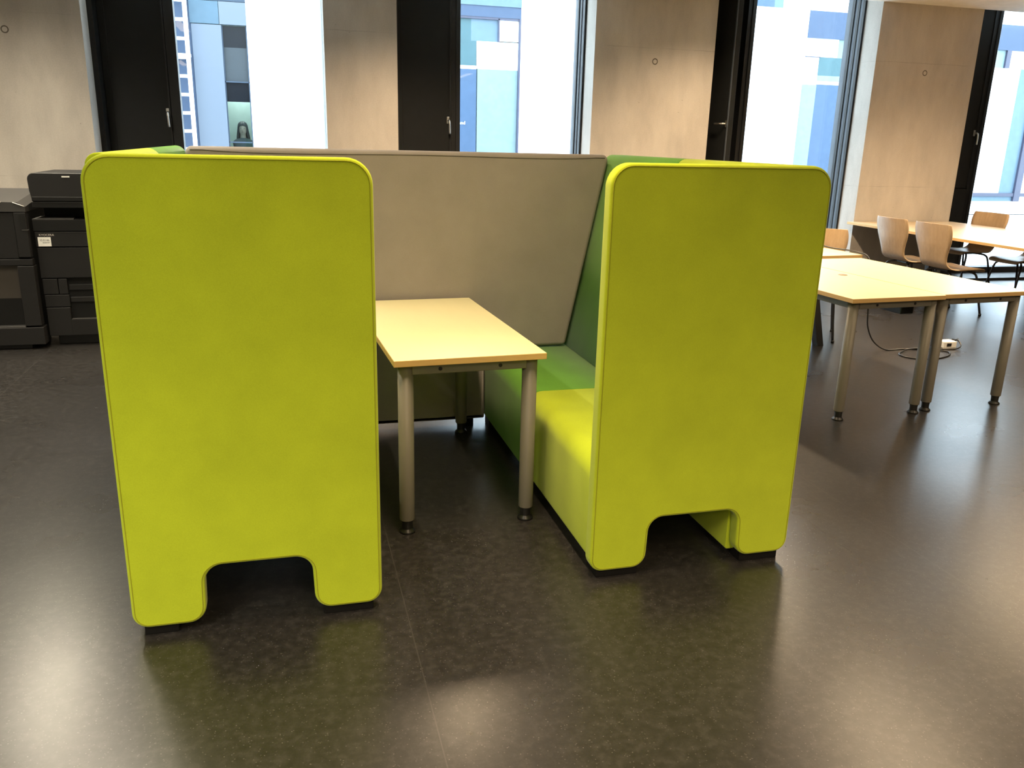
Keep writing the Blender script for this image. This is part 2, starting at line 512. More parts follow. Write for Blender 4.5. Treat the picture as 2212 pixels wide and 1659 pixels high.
HZ = 3.30            # window heads sit above the ceiling line
def window(i, x0, x1, hz, ajar=False, jr=0.022):
    """opening x0..x1; dark ventilation flap on the left, fixed glass to the right"""
    root = empty('window_%d' % i, (0, 0, 0)); root['kind'] = 'structure'
    fy0, fp, fy1 = 8.575, 8.750, 8.880
    b = MB()
    b.box(x0, x0 + 0.045, fy0, fy1, 0, HZ)
    b.box(x0 + 0.603, x0 + 0.650, fp + 0.006, fy1, 0, HZ)           # mullion between flap and glass
    b.box(x0 + 0.650, x0 + 0.692, fp - 0.008, fy1, 0, HZ)
    b.box(x0 + 0.04, x1, fp - 0.02, fy1, 0, 0.10)
    b.box(x0 + 0.04, x1, fp - 0.02, fy1, HZ - 0.07, HZ)
    if jr > 0.01: b.box(x1 - jr, x1, fy0, fy0 + 0.040, 0.0, HZ)
    if jr > 0.01: b.box(x1 - jr - 0.003, x1, fy0 + 0.085, fy0 + 0.120, 0.0, HZ)
    if jr > 0.01: b.box(x1 - jr - 0.006, x1, fy0 + 0.170, fy0 + 0.215, 0.0, HZ)
    b.build('frame', M['frame'], root)
    for ga, gb in ((0.040, 0.085), (0.120, 0.170), (0.215, fy1 - fy0)) if jr > 0.01 else ((0.0, fy1 - fy0),):
        g = MB(); g.box(x1 - jr + 0.004, x1, fy0 + ga, fy0 + gb, 0.0, HZ)
        g.build('gasket', M['gasket'] if jr > 0.01 else M['pale_trim'], root, label='grey sealing strip')
    p = MB(); p.box(x0 + 0.68, x1 - 0.004, 8.812, 8.836, 0.09, HZ - 0.06)
    p.build('pane', M['glass'], root)
    l = MB(); l.box(x0 + 0.04, x0 + 0.61, fy1 - 0.012, fy1, 0.1, HZ - 0.07)   # weather grille outside the flap
    l.build('weather_grille', M['frame'], root)
    # flap: hinged at its left edge, modelled in its own frame (x from the hinge)
    fl = MB()
    fl.box(0.0, 0.060, 0.0, 0.070, 1.085, HZ - 0.075, 0.003)
    fl.box(0.058, 0.550, 0.006, 0.070, 1.085, HZ - 0.075, 0.002)
    fl_o = fl.build('vent_flap', M['vent'], root)
    fl_o.location = (x0 + 0.048, fp, 0)
    if ajar: fl_o.rotation_euler = (0, 0, math.radians(-76))
    ed = MB(); ed.box(0.536, 0.551, -0.006, 0.003, 1.09, HZ - 0.08)
    ed.build('sash_edge', M['frame'] if not ajar else M['gasket'], fl_o)
    handle(fl_o, 0.524, 0.006, hz, ajar)
    lo = MB(); lo.box(x0 + 0.046, x0 + 0.602, fp, fp + 0.07, 0.10, 1.078, 0.002)
    lo.build('lower_panel', M['vent'], root)
    s = MB(); s.box(x0, x1, WY + 0.01, fp - 0.02, 0.0, 0.03)
    s.build('sill', M['frame'], root)
    return root
window(1, -1.594, 0.418, 1.695, jr=0.006)
window(2, 1.084, 3.042, 1.70)
window(3, 4.354, 6.297, 1.74, True)
window(4, 7.612, 9.57, 1.74)

# ------------------------------------------------------------------ high-back sofas
def sofa(name, x0, w, mirror, y_front, inner_top, label, base=0.225):
    """x0 = outer-left x, w = width. mirror False: back on the right (+x), seat opens to -x."""
    yb0 = y_front + 0.058                # rear face of the end panel
    ym, yr = 3.41, 4.278
    root = empty(name, (x0 + w / 2, (y_front + yr) / 2, 0))
    tag(root, label, 'sofa')
    ox, oy = root.location.x, root.location.y
    def L(x): return ((x0 + w - x) if mirror else (x0 + x)) - ox   # x measured from the open side
    def out(poly): 
        q = [(L(a), b) for a, b in poly]
        return q[::-1] if mirror else q
    # end panel
    leg_w = 0.215; nt = 0.222
    ol = fillet([(0, 0.03, 0.05), (leg_w, 0.03, 0.055), (leg_w + 0.006, nt, 0.055), (w - leg_w - 0.006, nt, 0.055), (w - leg_w, 0.03, 0.055), (w, 0.03, 0.05), (w, 1.452, 0.075), (0, 1.452, 0.075)], 8)
    b = MB()
    front = b.slab(out(ol), y_front - oy, yb0 - 0.002 - oy, 0.0095, 6)
    ep = b.build('end_panel', M['lime'], root)
    p = MB()
    p.loop_tube([(x, y + 0.0005, z) for x, y, z in front], 0.0019)
    p.build('piping', M['lime_seam'], ep)
    # seat blocks and backrests, one lime and one green length each
    seat = fillet([(0.015, 0.05, 0.02), (leg_w - 0.01, 0.05, 0.01), (leg_w - 0.01, 0.21, 0.01), (0.55, 0.21, 0), (0.55, 0.432, 0), (0.015, 0.432, 0.075)], 8)
    it = inner_top
    back = fillet([(w - base, 0.03, 0.01), (w - 0.003, 0.03, 0.02), (w - 0.003, 1.452, 0.035), (it, 1.452, 0.045), (0.472, 0.434, 0.0), (0.553, 0.434, 0.0), (0.553, 0.21, 0.0), (w - base, 0.21, 0.01)], 6)
    for m, ya, yb in ((M['lime'], yb0, ym), (M['green'], ym, yr)):
        b = MB(); b.slab(out(seat), ya + 0.0008 - oy, yb - 0.0008 - oy, 0.005, 3); b.build('seat', m, root, label='lime green front seat' if m is M['lime'] else 'grass green rear seat')
        b = MB(); b.slab(out(back), ya + 0.0008 - oy, yb - 0.0008 - oy, 0.005, 3); b.build('backrest', m, root, label='lime green front backrest' if m is M['lime'] else 'grass green rear backrest')
    for fy in (y_front + 0.012, ym - 0.05, yr - 0.12):
        for fx in (0.03, w - (0.19 if base > 0.2 else 0.13)):
            b = MB(); xa, xb = sorted((L(fx), L(fx + (0.16 if fx < 0.1 or base > 0.2 else 0.10))))
            b.box(xa, xb, fy - oy, fy + 0.10 - oy, 0.0, 0.052, 0.003); b.build('foot', M['black_rubber'], root)
    return root
sofa('high_back_sofa', -0.519, 0.766, True, 2.456, 0.690, 'high-back lime green sofa left of the table, its closed end panel toward the viewer', base=0.09)
sofa('high_back_sofa', 0.987, 0.797, False, 2.484, 0.672, 'high-back lime and green sofa right of the table, with its seat showing')
# rear screen between the two sofas
ys0, ys1 = 4.195, 4.276
root = empty('rear_screen', (0.62, 4.235, 0)); tag(root, 'taupe grey upholstered screen closing the rear between the two green sofas', 'screen')
b = MB()
ol = fillet([(0.233, 0.042, 0.01), (1.001, 0.042, 0.01), (1.001, 0.437, 0.0), (1.452, 0.437, 0.025), (1.652, 1.452, 0.03), (-0.440, 1.452, 0.03), (-0.222, 0.437, 0.025), (0.233, 0.437, 0.0)], 6)
ol = [(x - 0.62, z) for x, z in ol]
front = b.slab(ol, ys0 - 4.235, ys1 - 4.235, 0.022, 6)
sc = b.build('upholstery', M['taupe'], root)
p = MB(); top = sorted([(x, y, z) for x, y, z in front if z > 1.40], key=lambda q: q[0])
pts = []
for k in range(41):
    u = k / 40; x = top[0][0] + (top[-1][0] - top[0][0]) * u
    sag = 0.012 * (1 - abs(2 * u - 1) ** 6) + 0.003 * math.sin(9 * u)
    pts.append((x, ys0 - 4.235 + 0.0005, 1.436 - sag + (0.004 if 0 < k < 40 else 0.0)))
p.tube(pts, 0.0025, 6)
p.build('piping', M['taupe_seam'], sc)
for x in (0.30, 0.88):
    b = MB(); b.box(x - 0.62, x + 0.06 - 0.62, -0.025, 0.025, 0, 0.045); b.build('foot', M['black_rubber'], root)

# ------------------------------------------------------------------ tables with round legs
def round_leg_table(name, cx, cy, rz, w, l, label, cat='table', group=None, grommet=None, tray=None):
    TH = 0.72; tt = 0.025
    root = empty(name, (cx, cy, 0), rz); tag(root, label, cat, group)
    b = MB(); b.box(-w / 2, w / 2, -l / 2, l / 2, TH - tt, TH, 0.0015, 1)
    top = b.build('tabletop', M['table_edge'], root)
    # the flat laminate face is lighter than the edge band
    top.data.materials.append(M['table_top'])
    for f in top.data.polygons:
        if abs(f.normal.z) > 0.9: f.material_index = 1
    ins = 0.052; rl = 0.030
    for sx in (-1, 1):
        for sy in (-1, 1):
            lx, ly = sx * (w / 2 - ins), sy * (l / 2 - ins)
            b = MB(); b.lathe([(0, 0.055), (rl - 0.001, 0.055), (rl, 0.058), (rl, TH - tt), (0, TH - tt)], lx, ly, 28)
            lg = b.build('leg', M['leg'], root)
            b = MB(); b.lathe([(0, 0.0), (0.031, 0.0), (0.033, 0.004), (0.030, 0.010), (0.022, 0.017), (0.021, 0.020), (0.0225, 0.022), (0.021, 0.026), (0.0225, 0.030), (0.021, 0.034), (0.0225, 0.038), (0.022, 0.042), (0.0235, 0.048), (0.0235, 0.060), (0, 0.060)], lx, ly, 24)
            b.build('levelling_foot', M['black'], lg)
    zr0, zr1 = TH - tt - 0.040, TH - tt - 0.0005
    rails = []
    for sy in (-1, 1):
        b = MB(); y = sy * (l / 2 - ins + 0.010); b.box(-w / 2 + ins + rl * 0.7, w / 2 - ins - rl * 0.7, y - 0.016, y + 0.016, zr0, zr1, 0.004)
        r_ = b.build('rail', M['leg'], root)
        for q in (-0.27, 0.27):
            bb = MB(); yy = y + sy * 0.016
            bb.tube([(q * (w - 0.16), yy - sy * 0.004, (zr0 + zr1) / 2), (q * (w - 0.16), yy + sy * 0.0025, (zr0 + zr1) / 2)], 0.0075, 14)
            bb.build('bolt', M['black'], r_)
    for sx in (-1, 1):
        b = MB(); x = sx * (w / 2 - ins); b.box(x - 0.016, x + 0.016, -l / 2 + ins + rl * 0.7, l / 2 - ins - rl * 0.7, zr0, zr1, 0.004)
        b.build('rail', M['leg'], root)
    if grommet:
        b = MB(); b.lathe([(0.0, TH + 0.0035), (0.026, TH + 0.0035), (0.030, TH + 0.0005)], grommet[0], grommet[1], 24)
        b.build('cable_grommet', plain('brown_grommet', (0.20, 0.12, 0.06), 0.5), root)
    if tray:
        x0, x1, y0, y1 = tray
        b = MB(); b.box(x0, x1, y0, y1, 0.588, 0.694, 0.004); b.build('cable_tray', M['black'], root)
    return root
round_leg_table('bench_table', 0.630, 3.566, 0.045, 0.600, 1.200, 'small pale beech table with round grey legs between the two sofas')
DA = math.radians(3.0)
def desk_at(x, y, w, l):   # front-left corner -> centre
    return x + (w / 2) * math.cos(DA) - (l / 2) * math.sin(DA), y + (w / 2) * math.sin(DA) + (l / 2) * math.cos(DA)
c1 = desk_at(2.992, 3.855, 0.648, 1.50)
round_leg_table('desk', c1[0], c1[1], DA, 0.648, 1.50, 'pale beech desk right beside the sofa, with a cable hole in its top', 'desk', 'round-legged desks pushed together', (0.23, 0.02), (0.148, 0.240, -0.61, -0.27))
c2 = desk_at(3.645, 3.912, 0.648, 1.47)
round_leg_table('desk', c2[0], c2[1], DA, 0.648, 1.47, 'pale beech desk farther from the sofa, nearer the plywood chairs at the long table', 'desk', 'round-legged desks pushed together')

# third desk behind, on dark slanted legs
d3 = empty('trestle_desk', (3.62, 5.80, 0), math.radians(5)); tag(d3, 'beech desk on slanted dark legs behind the two round-legged desks, mostly hidden', 'desk')
b = MB(); b.box(-0.72, 0.72, -0.285, 0.285, 0.695, 0.72, 0.0015, 1)
top = b.build('tabletop', M['table_edge'], d3); top.data.materials.append(M['table_top'])
for f in top.data.polygons:
    if abs(f.normal.z) > 0.9: f.material_index = 1
for sx in (-1, 1):
    for sy in (-1, 1):
        xf, yf = sx * 0.425, sy * 0.25
        xt, yt = sx * 0.29, sy * 0.21
        h = 0.030
        b = MB()
        b.hexa([(xf - h, yf - h, 0), (xf + h, yf - h, 0), (xf + h, yf + h, 0), (xf - h, yf + h, 0), (xt - h, yt - h, 0.67), (xt + h, yt - h, 0.67), (xt + h, yt + h, 0.67), (xt - h, yt + h, 0.67)])
        b.build('leg', M['dark_leg'], d3)
b = MB(); b.box(-0.55, 0.55, -0.235, -0.195, 0.655, 0.694); b.box(-0.55, 0.55, 0.195, 0.235, 0.655, 0.694); b.build('rail', M['dark_leg'], d3)

# long table running out from the pillar
lt = empty('long_table', (6.92, 6.70, 0)); tag(lt, 'long pale beech table running out from the concrete pillar by the last window', 'table')
b = MB(); b.box(-0.72, 0.71, -1.75, 1.585, 0.693, 0.72, 0.0015, 1)
top = b.build('tabletop', M['table_edge'], lt); top.data.materials.append(M['long_top'])
for f in top.data.polygons:
    if abs(f.normal.z) > 0.9: f.material_index = 1
b = MB(); b.box(-0.60, 0.60, -1.55, -1.51, 0.640, 0.692); b.box(-0.36, 0.10, 0.70, 0.74, 0.640, 0.692); b.box(0.05, 0.09, -1.52, 1.59, 0.640, 0.692); b.build('rail', M['dark_leg'], lt)
for sx, sy in ((-0.30, -1.53), (0.45, -1.53), (-0.27, 0.72)):
        b = MB(); b.box(sx - 0.03, sx + 0.03, sy - 0.03, sy + 0.03, 0, 0.641, 0.004); b.build('leg', M['dark_leg'], lt)

# ------------------------------------------------------------------ plywood chairs
def make_chair():
    root = empty('plywood_chair', (0, 0, 0))
    prof = [(0.225, 0.412, 0.175), (0.215, 0.430, 0.192), (0.17, 0.444, 0.207), (0.06, 0.442, 0.213), (-0.06, 0.436, 0.206), (-0.13, 0.438, 0.195), (-0.18, 0.455, 0.182), (-0.212, 0.495, 0.176), (-0.228, 0.55, 0.180), (-0.240, 0.62, 0.202), (-0.252, 0.70, 0.232), (-0.265, 0.77, 0.243), (-0.275, 0.82, 0.240), (-0.282, 0.857, 0.231), (-0.2835, 0.864, 0.224)]
    rows = []
    path = smooth_path([(a, b_, c) for a, b_, c in prof], 3)
    for q in path:
        y, z, hw = q
        bk = max(0.0, min(1.0, (z - 0.47) / 0.2))
        rows.append([(hw * t, y - bk * 0.030 * (1 - t * t) + 0.0, z + (0.006 * t * t if bk == 0 else 0)) for t in [k / 6 - 1 for k in range(13)]])
    b = MB(); b.grid(rows)
    sh = b.build('seat_shell', M['beech'], root)
    so = sh.modifiers.new('thickness', 'SOLIDIFY'); so.thickness = 0.011; so.offset = 0
    for sx in (-1, 1):
        for sy in (-1, 1):
            fx, fy = sx * 0.205, (0.235 if sy > 0 else -0.225)
            b = MB()
            b.tube(smooth_path([(sx * 0.03, sy * 0.04, 0.418), (sx * 0.10, sy * 0.09, 0.418), (sx * 0.150, sy * 0.135, 0.404), (sx * 0.172, sy * 0.158, 0.355), (sx * 0.188, (0.158 + 0.235) / 2 * sy, 0.18), (fx, fy, 0.012)], 5), 0.0105, 10)
            lg = b.build('leg', M['chrome'], root)
            b = MB(); b.lathe([(0, 0), (0.0135, 0), (0.0135, 0.022), (0, 0.022)], fx, fy, 12); b.build('foot_cap', M['black'], lg)
    b = MB(); b.box(-0.075, 0.075, -0.10, 0.10, 0.410, 0.428, 0.004); b.build('mounting_plate', M['black'], root)
    return root
G = 'plywood chairs around the desks and the long table'
ch0 = make_chair()
CH = [(6.19, 7.18, -PI / 2 - 0.05, 'plywood chair at the long table, seen from behind, nearer the concrete pillar'),
      (6.19, 6.62, -PI / 2 - 0.02, 'plywood chair at the long table, seen from behind, overlapping the desk edge'),
      (7.45, 7.80, PI / 2 + 0.04, 'plywood chair facing us across the long table, in front of the last window'),
      (7.445, 7.04, PI / 2, 'plywood chair at the far side of the long table, seen under the tabletop'),
      (4.20, 5.95, PI - 0.60, 'plywood chair at the slanted-leg desk, its backrest showing behind the lime sofa')]
for i, (x, y, a, lab) in enumerate(CH):
    c = ch0 if i == 0 else copy_tree(ch0)
    c.location = (x, y, 0); c.rotation_euler = (0, 0, a)
    tag(c, lab, 'chair', G)

# ------------------------------------------------------------------ cable and floor socket
cab = smooth_path([(3.95, 6.06, 0.7265), (4.08, 5.98, 0.766), (4.17, 5.90, 0.764), (4.24, 5.81, 0.746), (4.31, 5.70, 0.742), (4.352, 5.61, 0.733), (4.36, 5.52, 0.715), (4.362, 5.46, 0.62), (4.345, 5.42, 0.42), (4.34, 5.40, 0.30), (4.352, 5.39, 0.18), (4.40, 5.36, 0.07), (4.50, 5.33, 0.008), (4.67, 5.34, 0.006), (4.85, 5.30, 0.006), (4.97, 5.20, 0.006), (4.86, 5.08, 0.006), (4.66, 5.02, 0.006), (4.53, 5.07, 0.006), (4.50, 5.16, 0.006), (4.56, 5.24, 0.006), (4.72, 5.31, 0.013), (4.92, 5.30, 0.006), (5.10, 5.27, 0.006), (5.19, 5.31, 0.02), (5.20, 5.36, 0.052), (5.165, 5.36, 0.058)], 6)
b = MB(); b.tube(cab, 0.0055, 8)
tag(b.build('power_cable', M['black']), 'black power cable hanging off the desk corner and looped on the floor', 'cable')
fs = empty('floor_socket', (5.10, 5.355, 0)); tag(fs, 'white floor socket box with a black plug, on the floor behind the desks', 'socket')
b = MB(); b.box(-0.07, 0.05, -0.045, 0.045, 0, 0.055, 0.006); b.build('housing', M['white_plastic'], fs)
b = MB(); b.box(-0.045, -0.005, -0.049, -0.044, 0.018, 0.042); b.build('outlet', M['black'], fs)
b = MB(); b.box(0.049, 0.068, -0.018, 0.018, 0.036, 0.066, 0.004); b.build('plug', M['black'], fs)

# ------------------------------------------------------------------ copier and its finisher
pr = empty('office_printer', (-1.30, 6.82, 0)); tag(pr, 'tall charcoal office copier against the concrete wall, half behind the lime sofa', 'printer')
px, py = pr.location.x, pr.location.y
X0, X1 = -1.700 - px, -1.03 - px
F = 6.50 - py; B = 7.10 - py
def pbox(name, m, *bx, parent=pr, bev=0.004, label=None):
    b = MB()
    for q in bx: b.box(*q, bev=bev)
    return b.build(name, m, parent, label=label)
pbox('cabinet', M['printer_dark'], (X0 + 0.015, X1, F + 0.02, B, 0.075, 0.80), (X0 + 0.015, X1, F + 0.25, B, 0.79, 1.0))
pbox('plinth', M['black'], (X0 + 0.05, X1 - 0.04, F + 0.06, B - 0.05, 0.0, 0.078))
# document feeder with softly rounded side
b = MB()
ol = fillet([(X0 + 0.012, 1.028, 0.004), (X1, 1.028, 0.004), (X1, 1.224, 0.04), (X0 - 0.006, 1.222, 0.045), (X0, 1.10, 0.0)], 6)
b.slab(ol, F, B - 0.02, 0.006, 3)
b.build('document_feeder', M['printer'], pr)
pbox('feeder_base', M['printer_dark'], (X0 + 0.01, X1, F - 0.004, B - 0.03, 1.032, 1.062))
pbox('name_plate', M['sticker'], (-1.485 - px, -1.435 - px, F - 0.003, F + 0.001, 1.1935, 1.2025), bev=0.0)
pbox('scanner_bed', M['printer_dark'], (X0 + 0.004, X1, F + 0.004, B, 0.985, 1.0265))
# output tray ledge
b = MB()
b.hexa([(X0, F - 0.02, 0.830), (X1, F - 0.02, 0.830), (X1, F + 0.25, 0.830), (X0, F + 0.25, 0.830), (X0, F - 0.02, 0.905), (X1, F - 0.02, 0.905), (X1, F + 0.25, 0.905), (X0, F + 0.25, 0.905)])
b.build('tray_front', M['printer_dark'], pr)
b = MB()
b.prism([(X0, F - 0.02), (X0 + 0.262, F - 0.02), (X0 + 0.225, F + 0.20), (X0, F + 0.20)], 0.904, 0.912)
b.build('output_tray', M['printer_light'], pr)
pbox('control_panel', M['printer'], (X0 + 0.002, X1, F - 0.014, F + 0.03, 0.718, 0.824))
pbox('asset_label', M['sticker'], (-1.682 - px, -1.600 - px, F - 0.0165, F - 0.013, 0.722, 0.786), bev=0.0)
text('brand_name', 'KYOCERA', 0.021, M['silver'], pr, (-1.672 - px, F - 0.0145, 0.794), (PI / 2, 0, 0))
text('label_text', '10.0146', 0.020, M['ink'], pr, (-1.641 - px, F - 0.017, 0.758), (PI / 2, 0, 0), 0.0002, 'CENTER')
text('label_text', 'scanner', 0.015, M['ink'], pr, (-1.630 - px, F - 0.017, 0.744), (PI / 2, 0, 0), 0.0002, 'CENTER')
pbox('front_cover', M['printer'], (X0 + 0.004, X1, F - 0.010, F + 0.03, 0.497, 0.712))
pbox('drawer', M['printer'], (X0 + 0.008, -1.595 - px, F - 0.008, F + 0.03, 0.380, 0.491), label='charcoal drawer front, upper left')
pbox('drawer', M['printer'], (-1.591 - px, -1.533 - px, F - 0.008, F + 0.03, 0.380, 0.491), label='narrow charcoal drawer front')
pbox('drawer', M['printer'], (X0 + 0.010, -1.530 - px, F - 0.008, F + 0.03, 0.288, 0.376), label='charcoal drawer front, lower left')
pbox('paper_tray', M['printer'], (-1.529 - px, X1, F + 0.006, F + 0.03, 0.405, 0.447), label='recessed charcoal paper tray')
pbox('paper_tray', M['printer'], (-1.528 - px, X1, F + 0.006, F + 0.03, 0.318, 0.356), label='recessed charcoal paper tray')
b = MB()
b.box(X0 + 0.012, -1.533 - px, F - 0.012, F + 0.03, 0.078, 0.284, 0.004); b.box(-1.536 - px, X1, F - 0.012, F + 0.03, 0.078, 0.195, 0.004)
b.build('lower_drawer', M['printer'], pr)
pbox('drawer_grip', M['printer_light'], (-1.530 - px, X1, F - 0.013, F + 0.015, 0.193, 0.201), bev=0.002)

fi = empty('finisher', (-2.05, 6.60, 0)); tag(fi, 'lower charcoal finisher unit standing left of the tall copier at the photo edge', 'printer')
qx, qy = fi.location.x, fi.location.y
A0, A1 = -2.45 - qx, -1.722 - qx
f0, f1 = 6.42 - qy, 7.00 - qy
def fbox(name, m, *bx, bev=0.004, label=None):
    return pbox(name, m, *bx, parent=fi, bev=bev, label=label)
fbox('body', M['printer_dark'], (A0, A1 - 0.01, f0 + 0.05, f1, 0.03, 1.0))
# slanted top cover
b = MB()
b.prism([(0, 0), (1, 0), (1, 1), (0, 1)], 0, 1)
b.bm.clear()
xs = [A0, -1.86 - qx, -1.765 - qx, A1 + 0.004]
zs = [1.035, 1.03, 1.028, 0.998]
zb = [1.088, 1.088, 1.088, 1.060]
fr = [b.bm.verts.new((x, f0, z)) for x, z in zip(xs, zs)]
bk = [b.bm.verts.new((x, f1, z)) for x, z in zip(xs, zb)]
fl_ = [b.bm.verts.new((x, f0, 0.965)) for x in xs]
bl = [b.bm.verts.new((x, f1, 0.965)) for x in xs]
for k in range(3):
    b.bm.faces.new((fr[k], fr[k + 1], bk[k + 1], bk[k])); b.bm.faces.new((fl_[k], fl_[k + 1], fr[k + 1], fr[k]))
    b.bm.faces.new((bk[k], bk[k + 1], bl[k + 1], bl[k])); b.bm.faces.new((bl[k], bl[k + 1], fl_[k + 1], fl_[k]))
b.bm.faces.new((fl_[0], fr[0], bk[0], bl[0])); b.bm.faces.new((fr[3], fl_[3], bl[3], bk[3]))
b.build('top_cover', M['printer_light'], fi)
for ta, tb in (((-1.79, 1.028), (-1.722, 1.002)), ((-1.93, 1.032), (-1.86, 1.03))):
    b = MB(); b.tube([(ta[0] - qx, f0 - 0.003, ta[1]), (tb[0] - qx, f0 - 0.003, tb[1])], 0.0025, 6); b.build('trim_strip', M['sticker'], fi, label='pale trim strip')
fbox('front_cover', M['printer'], (A0, -1.800 - qx, f0 + 0.01, f0 + 0.06, 0.645, 0.960), label='charcoal upper left cover')
fbox('front_cover', M['printer'], (-1.797 - qx, A1, f0, f0 + 0.06, 0.655, 0.960), label='charcoal upper right cover')
fbox('slot', M['black'], (-1.765 - qx, -1.728 - qx, f0 - 0.002, f0 + 0.02, 0.845, 0.945), bev=0.0)
fbox('side_grip', M['printer_light'], (-1.755 - qx, -1.716 - qx, f0 - 0.004, f0 + 0.03, 0.838, 0.846), bev=0.0)
fbox('collar', M['printer'], (A0, A1 + 0.004, f0 + 0.004, f0 + 0.06, 0.598, 0.642))
fbox('pillar_cover', M['printer'], (-1.818 - qx, A1 + 0.008, f0, f0 + 0.08, 0.170, 0.594))
b = MB()
b.hexa([(A0, f0 + 0.055, 0.285), (-1.820 - qx, f0 + 0.055, 0.285), (-1.820 - qx, f0 + 0.09, 0.285), (A0, f0 + 0.09, 0.285), (A0, f0 + 0.035, 0.594), (-1.820 - qx, f0 + 0.035, 0.594), (-1.820 - qx, f0 + 0.09, 0.594), (A0, f0 + 0.09, 0.594)])
b.build('glossy_door', plain('black_plastic_brown_reflection', (0.060, 0.052, 0.045), 0.3), fi)  # dark glossy panel; the brown it reflects is put into its base colour
fbox('base_ledge', M['printer_light'], (A0, -1.815 - qx, f0 - 0.004, f0 + 0.06, 0.155, 0.170))
fbox('base', M['printer'], (A0, A1 + 0.02, f0 - 0.008, f0 + 0.10, 0.035, 0.160))
fbox('caster', M['black'], (A0, -1.80 - qx, f0 + 0.03, f1 - 0.05, 0.0, 0.04))

# ------------------------------------------------------------------ ceiling lamps (outside the frame, lighting the room)
for i, (x, y, l, w, lc) in enumerate(LAMPS):
    r_ = empty('ceiling_lamp', (x, y, LAMP_Z)); tag(r_, 'slim linear ceiling lamp above the reading area', 'lamp', 'linear ceiling lamps')
    b = MB(); b.box(-0.075, 0.075, -l / 2, l / 2, 0.0, CZ - LAMP_Z - 0.0, 0.003); b.build('housing', M['white_metal'], r_)
    b = MB(); b.box(-0.06, 0.06, -l / 2 + 0.02, l / 2 - 0.02, -0.004, 0.001); b.build('diffuser', M['lamp_face'], r_)
    ld = bpy.data.lights.new('lamp_light', 'AREA'); ld.shape = 'RECTANGLE'; ld.size = 0.12; ld.size_y = l - 0.04
    ld.energy = w; ld.color = lc; ld.spread = math.radians(138)
    lo = bpy.data.objects.new('lamp_light', ld); link(lo, r_); lo.location = (0, 0, -0.006)

# ------------------------------------------------------------------ outside: courtyard and the building opposite
gd = MB(); gd.box(-30, 50, 8.9, 60, -0.32, -0.12); gd.build('courtyard_ground', M['paving'], None, 'structure')
fb = empty('office_building', (6, 19, 0)); tag(fb, 'bright white office building across the courtyard, seen through the windows', 'building')
bx, by = 6.0, 19.0
def ebox(name, m, *bs, parent=fb, label=None):
    b = MB()
    for x0, x1, y0, y1, z0, z1 in bs: b.box(x0 - bx, x1 - bx, y0 - by, y1 - by, z0, z1)
    return b.build(name, m, parent, label=label)
WINX = [(-2.75, -0.578), (3.2, 5.215), (12.40, 14.45), (18.05, 20.1)]
segs = [(-14, -2.75), (-0.578, 3.2), (5.215, 12.40), (14.45, 18.05), (20.1, 34)]
ebox('facade_wall', M['facade'], *[(a, c, 19.0, 19.4, -0.1, 9.0) for a, c in segs], *[(a, c, 19.02, 19.4, 4.70, 9.0) for a, c in WINX], *[(a, c, 19.02, 19.4, -0.1, 0.25) for a, c in WINX[1:]])
ebox('core_wall', M['office'], (-14, 34, 20.6, 20.9, -0.1, 9))
# bay seen through the first window: metal cladding and a narrow dark window
ebox('cladding_panel', M['facade_metal'], (-2.75, -0.58, 18.98, 19.1, 4.07, 4.72), label='slate blue metal panel')
ebox('cladding_panel', M['cyan_panel'], (-1.66, -1.105, 18.97, 19.06, 3.635, 4.06), label='smooth pale blue metal panel')
ebox('cladding_panel', M['perforated'], (-1.095, -0.58, 18.97, 19.06, 3.635, 4.06), label='perforated metal panel beside the smooth one')
ebox('cladding_panel', M['perforated'], (-1.64, -1.07, 18.97, 19.06, -0.1, 3.62), label='tall perforated metal panel')
ebox('cladding_panel', M['spandrel'], (-2.75, -1.64, 19.03, 19.10, -0.1, 4.06), label='blue panel behind the white ladder')
wa = ebox('window', M['facade_metal'], (-1.068, -1.05, 19.0, 19.1, 0.0, 3.62), (-0.60, -0.578, 19.0, 19.1, 0.0, 3.62), (-1.07, -0.578, 19.0, 19.1, 2.535, 2.560), (-1.07, -0.578, 19.0, 19.1, 1.34, 1.365), label='narrow dark window')
ebox('pane', M['dark_pane'], (-1.05, -0.60, 19.05, 19.07, 3.21, 3.62), parent=wa, label='dark blind band')
ebox('pane', M['deep_teal'], (-1.05, -0.60, 19.05, 19.07, 2.56, 3.21), parent=wa, label='teal pane')
ebox('pane', M['dark_pane'], (-1.05, -0.60, 19.05, 19.07, 2.16, 2.535), parent=wa, label='dark blind band')
ebox('pane', M['tint_glass'], (-1.05, -0.60, 19.05, 19.06, 0.0, 2.16), parent=wa, label='tinted see-through pane')
ebox('room_wall', M['office'], (-2.2, 0.6, 20.2, 20.25, -0.1, 2.7), (-2.2, 0.6, 19.42, 20.25, 2.68, 2.75), (-2.2, 0.6, 19.42, 20.25, -0.12, -0.1), parent=wa)
ol_ = bpy.data.lights.new('office_fill_light', 'AREA'); ol_.shape = 'RECTANGLE'; ol_.size = 0.4; ol_.size_y = 0.9; ol_.energy = 40; ol_.color = (1.0, 1.0, 0.97)  # added fill light, brightens the otherwise unlit room behind the tinted pane
olo = bpy.data.objects.new('office_fill_light', ol_); link(olo, fb); olo.location = (-0.82 - bx, 19.62 - by, 2.62)
